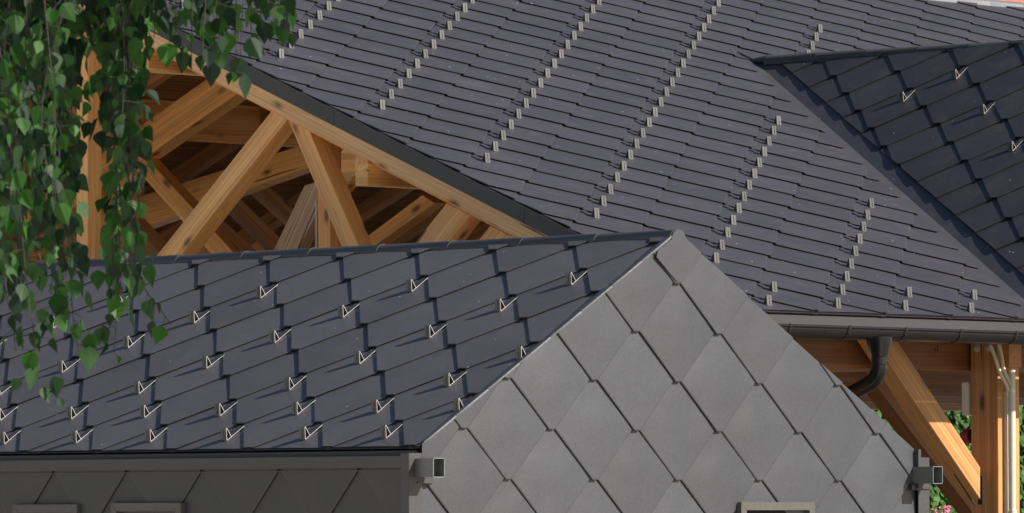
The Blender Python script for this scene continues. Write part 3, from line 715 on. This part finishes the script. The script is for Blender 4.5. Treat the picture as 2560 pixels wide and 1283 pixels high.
for k in range(9):
    a0_ = -.9 + k * .13; sc.box((xd + .055 * math.cos(-1.9 + k * .13) , GY + .0575 * math.sin(-1.9 + k * .13), 2.965 + .004 * ((k * 5) % 4)), (xd + .055 * math.cos(-1.9 + k * .13) + .006, GY + .0575 * math.sin(-1.9 + k * .13) + .002, 2.967 + .006 * ((k * 3) % 4)))
# ---- front wall plate, post, braces at the right
xbeam('wall_plate', 3.2, 21.8, 3.24, 3.38, onY(2380, 927, 3.24).z, 3.20, M['wood_shade'])
pc = onY(2490, 1000, 3.0); pl = onX(2427, 1000, pc.x); pr = onY(2544, 1000, 3.0)
YP = 2.985
post = zpost('post', pc.x, pr.x, YP, pl.y, 0, 3.12, 'wood_sun', 'square honey larch post carrying the eave, pipes on its lit side')
cr = lambda a, b: (2200 + a / 2.964, 850 + b / 2.964)
# beam end
A = onY(*cr(957, 40), 2.93); B = onY(*cr(1050, 205), 2.93)
H(timber('beam_end', [(A.x, 2.93, B.z), (B.x, 2.93, B.z), (B.x, 2.93, 3.10), (A.x, 2.93, 3.10)], (0, 2.5, 0), (0, 1, 0), M['wood_sun'], None))
# bright brace: its lit face looks to the front
P = [onY(*cr(a, b), 3.03) for a, b in ((-30, -130), (60, -130), (740, 945), (742, 1190), (590, 975))]
P = [onY(*cr(a, b), 3.03) for a, b in ((55, -105), (744, 945), (744, 1183), (60, 162), (-110, -95))]
H(timber('brace', P, (0, .14, 0), P[1] - P[0], M['wood_sun'], None, 'sunlit diagonal brace ending on the square post'))
P = [onY(a, b, 4.6) for a, b in ((1990, 830), (2080, 830), (2445, 1300), (2445, 1400))]
H(timber('brace', [onY(a, b, 4.6) for a, b in ((2077, 815), (2150, 815), (2525, 1318), (2467, 1328))], (0, .14, 0), onY(2420, 1328, 4.6) - onY(2030, 815, 4.6), M['wood_shade'], None))
zpost('post', onY(2480, 1300, 4.6).x, onY(2480, 1300, 4.6).x + .12, 4.6, 4.76, 0, 3.4, 'wood')
e = MB(); A = onY(*cr(560, 985), 3.10); B = onY(*cr(712, 1218), 3.10); d_ = (B - A).normalized(); nn_ = Vector((d_.z, 0, -d_.x)); nn_ = nn_ if nn_.z < 0 else -nn_
e.prism([A, B, B + nn_ * .012, A + nn_ * .012], (0, .008, 0)); H(e.build('slot', M['black_and_shade'], None))
hk = MB(); hp_ = onY(2340, 872, 3.22); hk.tube([hp_ + Vector((.012 * math.cos(math.pi + math.pi * k / 8), -.004, .012 * math.sin(math.pi + math.pi * k / 8))) for k in range(9)] + [hp_ + Vector((.012, -.004, .02))], .003, 6); H(hk.build('hook', M['black_and_shade'], None))
# steel plate at the brace foot, bolts
e = MB(); A = onY(2459, 1190, 3.06); B = onY(2459, 1262, 3.06); e.box((A.x - .012, 3.06, B.z), (A.x - .006, 3.10, A.z)); H(e.build('steel_plate', M['black_and_shade'], None))
for px in (2443, 2472):
    p = onX(px, 871, pc.x); e = MB(); e.tube([(pc.x, p.y, p.z), (pc.x - .004, p.y, p.z)], .024, 16); e.tube([(pc.x - .004, p.y, p.z), (pc.x - .016, p.y, p.z)], .013, 6); e.tube([(pc.x - .016, p.y, p.z), (pc.x - .03, p.y, p.z)], .007, 10)
    H(e.build('bolt', M['steel'], None))
# ---- things fixed to the post
A = onY(2523, 925, 2.945); e = MB(); rr = .023; e.tube([(A.x + rr, 2.945, .1), (A.x + rr, 2.945, A.z - .0)], rr, 18); e.tube([(A.x + rr, 2.945, 2.0), (A.x + rr, 2.945, 2.035)], rr + .003, 18)
tag(e.build('electrical_pipe', M['pvc'], None, smooth=True), 'thick cream vertical pipe on the sunlit side of the eave post', 'pipe')
A = onY(2509, 977, YP); B = onY(2525, 977, YP); e = MB(); e.box((A.x, YP - .03, .1), (B.x, YP, A.z)); e.box((A.x - .002, YP - .033, .1), (A.x + .004, YP - .03, A.z - .004))
for k in range(9): e.box((A.x - .003, YP - .034, A.z - .18 - k * .26), (A.x + .004, YP - .03, A.z - .17 - k * .26))
tag(bevel(e.build('cable_duct', M['white'], None), .001), 'flat white cable duct beside the thick cream pipe on the post', 'cable duct')
def curve(pts, n=26):
    out = []
    P = [Vector(p) for p in pts]; P = [P[0] * 2 - P[1]] + P + [P[-1] * 2 - P[-2]]
    for i in range(1, len(P) - 2):
        for k in range(n):
            t = k / n; out.append(.5 * ((2 * P[i]) + (-P[i - 1] + P[i + 1]) * t + (2 * P[i - 1] - 5 * P[i] + 4 * P[i + 1] - P[i + 2]) * t * t + (-P[i - 1] + 3 * P[i] - 3 * P[i + 1] + P[i + 2]) * t ** 3))
    out.append(P[-2]); return out
for pts, lab in ((((815, 35, 2.95), (845, 110, 2.94), (885, 230, 2.93), (935, 330, 2.93), (945, 378, 2.94)), 'ribbed cream hose, the left one of two bending down the post'),
                 (((880, 35, 2.93), (900, 110, 2.92), (918, 220, 2.915), (948, 290, 2.915), (962, 330, 2.92)), 'ribbed cream hose, the right one of two bending down the post')):
    path = curve([onY(*cr(a, b), y) for a, b, y in pts], 22); e = MB()
    e.tube(path, [.0125 if k % 2 else .0105 for k in range(len(path))], 12); tag(e.build('conduit_hose', M['pvc'], None, smooth=True), lab, 'hose', 'ribbed hoses on the eave post')
A = onY(*cr(632, 316), pl.y + .02); B = onY(*cr(672, 555), pl.y + .02); e = MB(); e.box((A.x, A.y, B.z), (A.x + .11, A.y + .03, A.z)); e.box((A.x + .008, A.y - .004, B.z + .01), (A.x + .09, A.y, A.z - .01))
tag(bevel(e.build('junction_box', M['white'], None), .004, 2), 'cream junction box sticking out behind the eave post', 'junction box')
A = onY(2430, 1090, pl.y + .06); lamp = thing('fire_bell', 'dark round fitting with red rim half hidden behind the eave post', 'bell', (A.x, A.y, A.z))
e = MB(); e.tube([(0, 0, 0), (0, .05, 0)], .048, 24); under(e.build('rim', M['red'], None, True), lamp).matrix_parent_inverse = Matrix.Identity(4)
e = MB(); e.tube([(0, -.012, 0), (0, .0, 0)], [.034, .040], 24); under(e.build('dome', M['black_and_shade'], None, True), lamp).matrix_parent_inverse = Matrix.Identity(4)

# ---- cross wing with its own left slope
TH3 = rad(35.93); c3, s3 = math.cos(TH3), math.sin(TH3)
O3 = Vector((5.986, 0, 3.326)); u3 = Vector((0, -1, 0)); v3 = Vector((c3, 0, s3)); K3 = .966 * .2568
LIFT = .006; WE = 2.50
sR3 = (WX - 5.986) / c3
# fold: X=5.986+.5482(Y-2.809)  -> s*c3 = .5482*(-u-2.809)
dv = .125
hp3 = [(1, 0, -WE), (0, 1, sR3 - .03), (-.5482, -c3, .5482 * 2.809 - dv), (0, -1, .62)]
n3 = u3.cross(v3)
wing = diamonds('wing_roof', O3 + n3 * LIFT, u3, v3, .3, K3, -.3 * 22.0, 11.45 * .2568, (-14, 26), (-20, 8), hp3, M['wing_shade_sheet'], None, flat=2, seed=33)
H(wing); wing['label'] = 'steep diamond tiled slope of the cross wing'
for m, n in ((18, 11.456), (19, 10.47), (16, 9.53), (14, 7.59)):
    guard(None, O3 + n3 * LIFT, u3, v3, -.3 * (m - .12), (n - .60) * .2568).parent = wing
for k in range(-3, 30):   # the remaining guards of the pattern
    for j in range(-14, 12):
        m = 18 - k; n = 11.456 + (j) * .966
        if (k + j) % 2: continue
        if (k - j) % 4 == 0 or False:
            pass
for m, n in ((17, 8.55 - 0.0), (12, 5.66), (15, 6.62), (13, 4.69), (11, 2.76), (13, 8.55), (11, 6.62), (9, 4.69)):
    pass
for o in wing.children: o.matrix_parent_inverse = (hall.matrix_basis @ wing.matrix_parent_inverse @ wing.matrix_basis).inverted()
# raised lip under the cut tiles, valley sheets
vs_ = MB()
F = lambda y: Vector((fold(y), y, R(y)))
ya, yb = 2.47, WY
nm = Vector((0, -s2, c2)); dF = (F(yb) - F(ya)).normalized()
sideM = dF.cross(nm).normalized();  sideM = sideM if sideM.x < 0 else -sideM
n3_ = n3 if n3.z > 0 else -n3
side3 = dF.cross(n3_).normalized(); side3 = side3 if side3.x > 0 else -side3
joints = [2.47, 3.85, 5.55, 7.25, WY + .02]
for a, c in zip(joints, joints[1:]):
    d = .001
    A, B = F(a + d), F(c - d)
    wa, wb = [min(.30, max(.02, (WX - .01 - fold(t)) / side3.x)) for t in (a, c)]
    vs_.prism([A + nm * .012, B + nm * .012, B + sideM * .30 + nm * .0, A + sideM * .30 + nm * .0], -nm * .003)
    vs_.prism([A + nm * .012, B + nm * .012, B + side3 * wb + n3_ * .006, A + side3 * wa + n3_ * .006], -n3_ * .003)
vl = H(vs_.build('valley_flashing', M['sheet'], None)); vl['label'] = 'smooth metal valley between main roof and cross wing'
# seam scratches at valley joints
wd = MB(); wd.prism([(5.93, WE, 3.2), (2 * WX - 5.93, WE, 3.2), (WX, WE, 3.326 + (WX - 5.986) * .7246 - .09)], (0, .05, 0)); H(wd.build('wing_gable', M['planks'], None))
wu = MB(); wu.prism([F(2.51) + Vector((.05, 0, 0)), Vector((WX, 2.51, 3.326 + (WX - 5.986) * .7246)), Vector((WX, WY, 3.326 + (WX - 5.986) * .7246)), F(WY - .05) + Vector((.02, 0, 0))], (0, 0, -.015)); H(wu.build('underlay', M['black_and_shade'], None))
wr = MB(); pr3 = lambda x, y: Vector((x, y, 3.326 + (WX - abs(x - WX) - 5.986) * .7246))
wr.prism([pr3(WX, WE), pr3(2 * WX - 5.75, WE), pr3(2 * WX - 5.75, 2.51), pr3(WX, WY)], (0, 0, -.03)); H(wr.build('wing_roof', M['sheet'], None))
H(ridge_caps('wing_ridge_cap', (WX - .02, 7.46, 5.232), (WX - .01, WE - .05, 5.232 - .075), .050, .48, M['cap'], None, skirt=.022))
# flared lead-in where the cap dies into the main roof
e = MB()
p0 = onX(1842, 136, 8.35); 
tipx, tipy = 8.63, 7.79
zt_ = R(tipy) + .024
base = [Vector((WX - .02 + .050 * math.cos(math.pi * k / 8), 7.46, 5.232 + .050 * math.sin(math.pi * k / 8))) for k in range(9)]
tip = [Vector((tipx + .004 * math.cos(math.pi * k / 8), tipy, zt_ + .006 * math.sin(math.pi * k / 8))) for k in range(9)]
mid = [a.lerp(b, .45) - Vector((0, 0, .035)) for a, b in zip(base, tip)]
for A_, B_ in ((base, mid), (mid, tip)):
    for k in range(8): e.poly([A_[k], A_[k + 1], B_[k + 1], B_[k]])
H(e.build('cap_end', M['cap'], None, True))

# ================================================================== NEIGHBOUR HOUSE (far, only its roof shows)
nh = thing('neighbour_house', 'house with orange clay tile roof beyond the pale hall ridge', 'house', (40, 44, 0))
e = MB(); e.box((22, 38, 0), (60, 50, 8.8)); under(e.build('wall', M['plaster'], None), nh)
rt_ = MB(); rr_ = random.Random(4); n_c = Vector((0, -.5, .866)); O_ = Vector((21.5, 37, 8.3)); v_ = Vector((0, .866, .5))
for r in range(34):
    for k in range(140):
        cx = k * .19 + (.095 if r % 2 else 0); cy = r * .19; tn = rr_.uniform(.7, 1.2)
        pts = [(cx - .09, cy + .22), (cx - .09, cy + .03), (cx - .05, cy - .012), (cx, cy - .025), (cx + .05, cy - .012), (cx + .09, cy + .03), (cx + .09, cy + .22)]
        rt_.poly([O_ + Vector((1, 0, 0)) * x + v_ * y + n_c * (.03 * (1 - (y - cy) / .22)) for x, y in pts], t=tn)
e = rt_; o = under(e.build('roof', M['terracotta'], None), nh)
e = MB(); e.prism([(21.5, 37, 8.25), (21.5, 50.5, 8.25), (21.5, 43.75, 12.1)], (39, 0, 0)); under(e.build('roof_body', M['terracotta'], None), nh)

# ================================================================== IVY WALL
def leaf_cloud(b, pts, size, rnd, facing=None, spread=.6, shape='ivy'):
    for P in pts:
        s = size * rnd.uniform(.6, 1.3)
        n = Vector((rnd.uniform(-1, 1) * spread, -1 + rnd.uniform(-.3, .3), rnd.uniform(-.2, .9) * spread)).normalized() if facing is None else facing(rnd)
        d = Vector((rnd.uniform(-.5, .5), rnd.uniform(-.2, .2), -1)); d = (d - n * d.dot(n)).normalized(); sd = n.cross(d)
        t = rnd.random() ** 1.3
        o2 = [(0, -.35), (.48, -.30), (.52, .1), (.25, .35), (0, .75), (-.25, .35), (-.52, .1), (-.48, -.30)]
        b.poly([P + sd * x * s + d * y * s + n * (-.14 * s * (abs(x) * 2)) for x, y in o2], t=t)
iv = thing('ivy_wall', 'garden wall overgrown with bright green ivy behind the hall', 'ivy wall', (0, 0, 0))
c_ = onY(2380, 1100, 24.0); x0, x1 = onY(2100, 1100, 24).x - 1.5, onY(2650, 1100, 24).x + 1.5
iv.location = (c_.x, 24.2, 0); bpy.context.view_layer.update()
e = MB(); e.box((x0, 24.15, 0), (x1, 24.45, 3.6)); under(e.build('wall', M['mortar'], None), iv)
ir = random.Random(8); pts = []
for k in range(13000):
    x, z = ir.uniform(x0, x1), ir.uniform(.6, 3.9)
    dep = .10 + .16 * math.sin(x * 2.1 + 1) * math.sin(z * 2.7) + ir.uniform(-.12, .12)
    pts.append(Vector((x, 24.1 - max(0.0, dep), z)))
e = MB(); leaf_cloud(e, pts, .085, ir); o = under(e.build('foliage', M['ivy'], None), iv)
fp = onY(2336, 1284, 20.0); fl = thing('flower_pot', 'pink flowering geraniums in front of the ivy, at the bottom edge', 'flowers', (fp.x, fp.y, 0))
e = MB(); e.tube([(0, 0, 0), (0, 0, fp.z - .45)], .05, 10); e.tube([(0, 0, fp.z - .55), (0, 0, fp.z - .25)], [.14, .2], 20); under(e.build('pot', M['terracotta'], None), fl).matrix_parent_inverse = Matrix.Identity(4)
e = MB(); leaf_cloud(e, [Vector((ir.gauss(0, .2), ir.gauss(0, .15), fp.z - .14 + ir.gauss(0, .08))) for k in range(420)], .055, ir); under(e.build('foliage', M['ivy'], None), fl).matrix_parent_inverse = Matrix.Identity(4)
for k in range(6):
    cc = Vector((ir.uniform(-.12, .16), ir.uniform(-.22, -.05), fp.z + ir.uniform(-.10, .06))); e = MB()
    leaf_cloud(e, [cc + Vector((ir.gauss(0, .020), ir.gauss(0, .016), ir.gauss(0, .016))) for q in range(18)], .024, ir)
    under(e.build('flower_head', M['petal'], None), fl).matrix_parent_inverse = Matrix.Identity(4)

# ================================================================== BIRCH in the foreground
br = random.Random(11)
def at(x, y, d): return Vector(CAM + ray(x, y) * d)
base = at(-1500, 700, 13.5); base.z = 0
birch = thing('birch_tree', 'weeping birch with green leaves hanging down at the left, in front of the buildings', 'tree', tuple(base))
TB = MB()
tr = [base + Vector((.02 * k, .03 * math.sin(k), k * .8)) for k in range(11)]
TB.tube([base] + tr[1:], [.17 - .014 * k for k in range(11)], 14)
limbs = []
TOPD = 13.0
for k, (x, y, d) in enumerate(((-300, -900, 12.6), (200, -700, 13.2), (600, -900, 12.4), (900, -1300, 13.4), (1500, -1500, 12.9), (100, -1600, 13.6), (700, -2000, 12.8), (1800, -2300, 13.2), (-900, -700, 13.2), (-700, -1500, 12.6))):
    s_ = tr[5 + k % 5]; e_ = at(x, y, d); mid_ = s_.lerp(e_, .5) + Vector((0, 0, .35)); pth = curve([s_, mid_, e_], 8); TB.tube(pth, [.05 * (1 - .8 * i / len(pth)) for i in range(len(pth))], 8)
    limbs.append(e_)
trunk = under(TB.build('trunk', M['bark'], None, True), birch)
LV = MB(); TW = MB()
def leaf(b, P, d, n, s, t, fold_=.25):
    d = d.normalized(); n = (n - d * n.dot(d)).normalized(); sd = n.cross(d)
    out = [(0, 0), (.20, .06), (.38, .20), (.42, .38), (.30, .60), (.14, .82), (0, 1.05)]
    cl = br.uniform(.02, .14)
    mids = [(0, 0, 0), (0, .38, 0.0), (0, 1.05, 0)]
    f = lambda x, y: P + (sd * x + d * y - n * (abs(x) * fold_ + cl * y * y)) * s
    for sg in (1, -1):
        pts = [f(sg * x, y) for x, y in out]
        b.poly(pts if sg > 0 else pts[::-1], t=t)
def strand(pts, density=1.0, size=.046, drop=.0):
    path = curve(pts, 10); L_ = 0; TW.tube(path, [.0013 * (1 - .7 * i / len(path)) + .0005 for i in range(len(path))], 5)
    acc = 0; nxt = .02
    for a, c in zip(path, path[1:]):
        seg = (c - a).length; acc += seg
        while acc > nxt:
            nxt += br.uniform(.011, .028) / density
            P = a.lerp(c, br.random())
            out = Vector((br.gauss(0, 1), br.gauss(0, 1), br.gauss(0, .35))).normalized()
            st_ = P + out * br.uniform(.008, .045) + Vector((0, 0, -.008))
            TW.tube([P, st_], .0007, 4, cap=False)
            d = (out * br.uniform(.0, .5) + Vector((0, 0, -1)) + Vector((br.gauss(0, .22), br.gauss(0, .22), 0)))
            n = Vector((br.gauss(0, 1), br.gauss(0, 1), br.gauss(0, .3))) - Vector(FW) * .45
            leaf(LV, st_, d, n, size * br.uniform(.45, 1.2), br.random() ** 1.6, br.uniform(.05, .6))
# hanging strands: where each hangs, where it ends (picture height of its tip)
def tipy_for(x):
    pts = [(-200, 800), (0, 780), (60, 930), (95, 1015), (140, 870), (200, 900), (235, 640), (285, 900), (330, 790), (345, 480), (390, 250)]
    for (xa, ya), (xb, yb) in zip(pts, pts[1:]):
        if xa <= x <= xb: return ya + (yb - ya) * (x - xa) / (xb - xa)
    return 250
for k in range(68):
    x = br.uniform(-260, 335) if k < 34 else br.uniform(-60, 170) if k < 54 else br.uniform(258, 345); d = br.uniform(11.9, 14.1); ye = tipy_for(x) * br.uniform(.35, .98)
    if 175 < x < 275: ye = min(ye, br.uniform(40, 160))
    xs = x + br.uniform(-60, 60)
    strand([at(xs, -620, d), at(xs + br.uniform(-25, 25), -150, d), at(x + br.uniform(-14, 14), ye * .5, d + br.uniform(-.05, .05)), at(x + br.uniform(-8, 8), ye, d)], 1.0)
for xs, pts_, dens in ((60, ((40, 300), (60, 640), (88, 860), (97, 985)), 1.25), (150, ((150, 200), (170, 500), (180, 760), (196, 880)), 1.2), (290, ((292, 150), (288, 420), (300, 640), (285, 880)), 1.25),
                   (330, ((318, 350), (330, 560), (345, 690), (402, 775), (428, 812)), 1.2), (20, ((15, 300), (25, 500), (30, 740), (38, 880)), 1.3), (100, ((110, 200), (115, 420), (135, 640), (150, 770)), 1.2),
                   (185, ((180, 250), (178, 400), (170, 560), (215, 700)), .9), (300, ((270, 250), (300, 360), (350, 405), (378, 418)), .9), (280, ((285, 350), (292, 480), (280, 600), (290, 700)), 1.3), (-30, ((-10, 200), (8, 420), (0, 620), (20, 760)), 1.3)):
    d = br.uniform(12.4, 13.4); P0 = pts_[0]
    strand([at(xs, -620, d), at(xs, -100, d)] + [at(a, b, d) for a, b in pts_], dens)
# second, shorter curtain over the verge
for x, ye in ((330, 110), (372, 80), (385, 95), (425, 105), (440, 120), (460, 70), (478, 150), (505, 150), (535, 175), (552, 160), (590, 190), (600, 150), (628, 90), (650, 60), (690, 70), (700, 40), (715, 110), (520, 60), (560, 70), (480, 60), (410, 60), (640, 30), (350, 60), (450, 30), (540, 20), (620, 40), (670, 10)):
    d = br.uniform(12.0, 13.8); strand([at(x + br.uniform(-40, 40), -500, d), at(x + br.uniform(-15, 15), -120, d), at(x, ye, d)], .85, .047)
for o_ in range(0): pass
# unseen canopy above the frame, most leaves added sunward to shade the strands
for k in range(9500):
    if k % 3:
        c0 = at(br.uniform(-450, 800), br.uniform(-100, 1050), br.uniform(12.6, 13.4)) + SUN * br.uniform(1.7, 3.3); P = c0
    else:
        c0 = limbs[k % len(limbs)]; P = c0 + Vector((br.gauss(0, .38), br.gauss(0, .45), br.gauss(0, .30)))
    v = np.array(P) - CAM; dd = v @ FW; py = 641.5 - FPX * (v @ UP) / dd
    if py > -70: continue
    d = Vector((br.gauss(0, .4), br.gauss(0, .4), -1)); n = Vector((br.gauss(0, 1), br.gauss(0, 1), br.gauss(0, 1) + .6))
    leaf(LV, P, d, n, .05 * br.uniform(.8, 1.5), br.random(), .2)
under(LV.build('crown', M['leaf'], None), birch)
under(TW.build('twigs', M['twig'], None), birch)
bpy.context.view_layer.update()
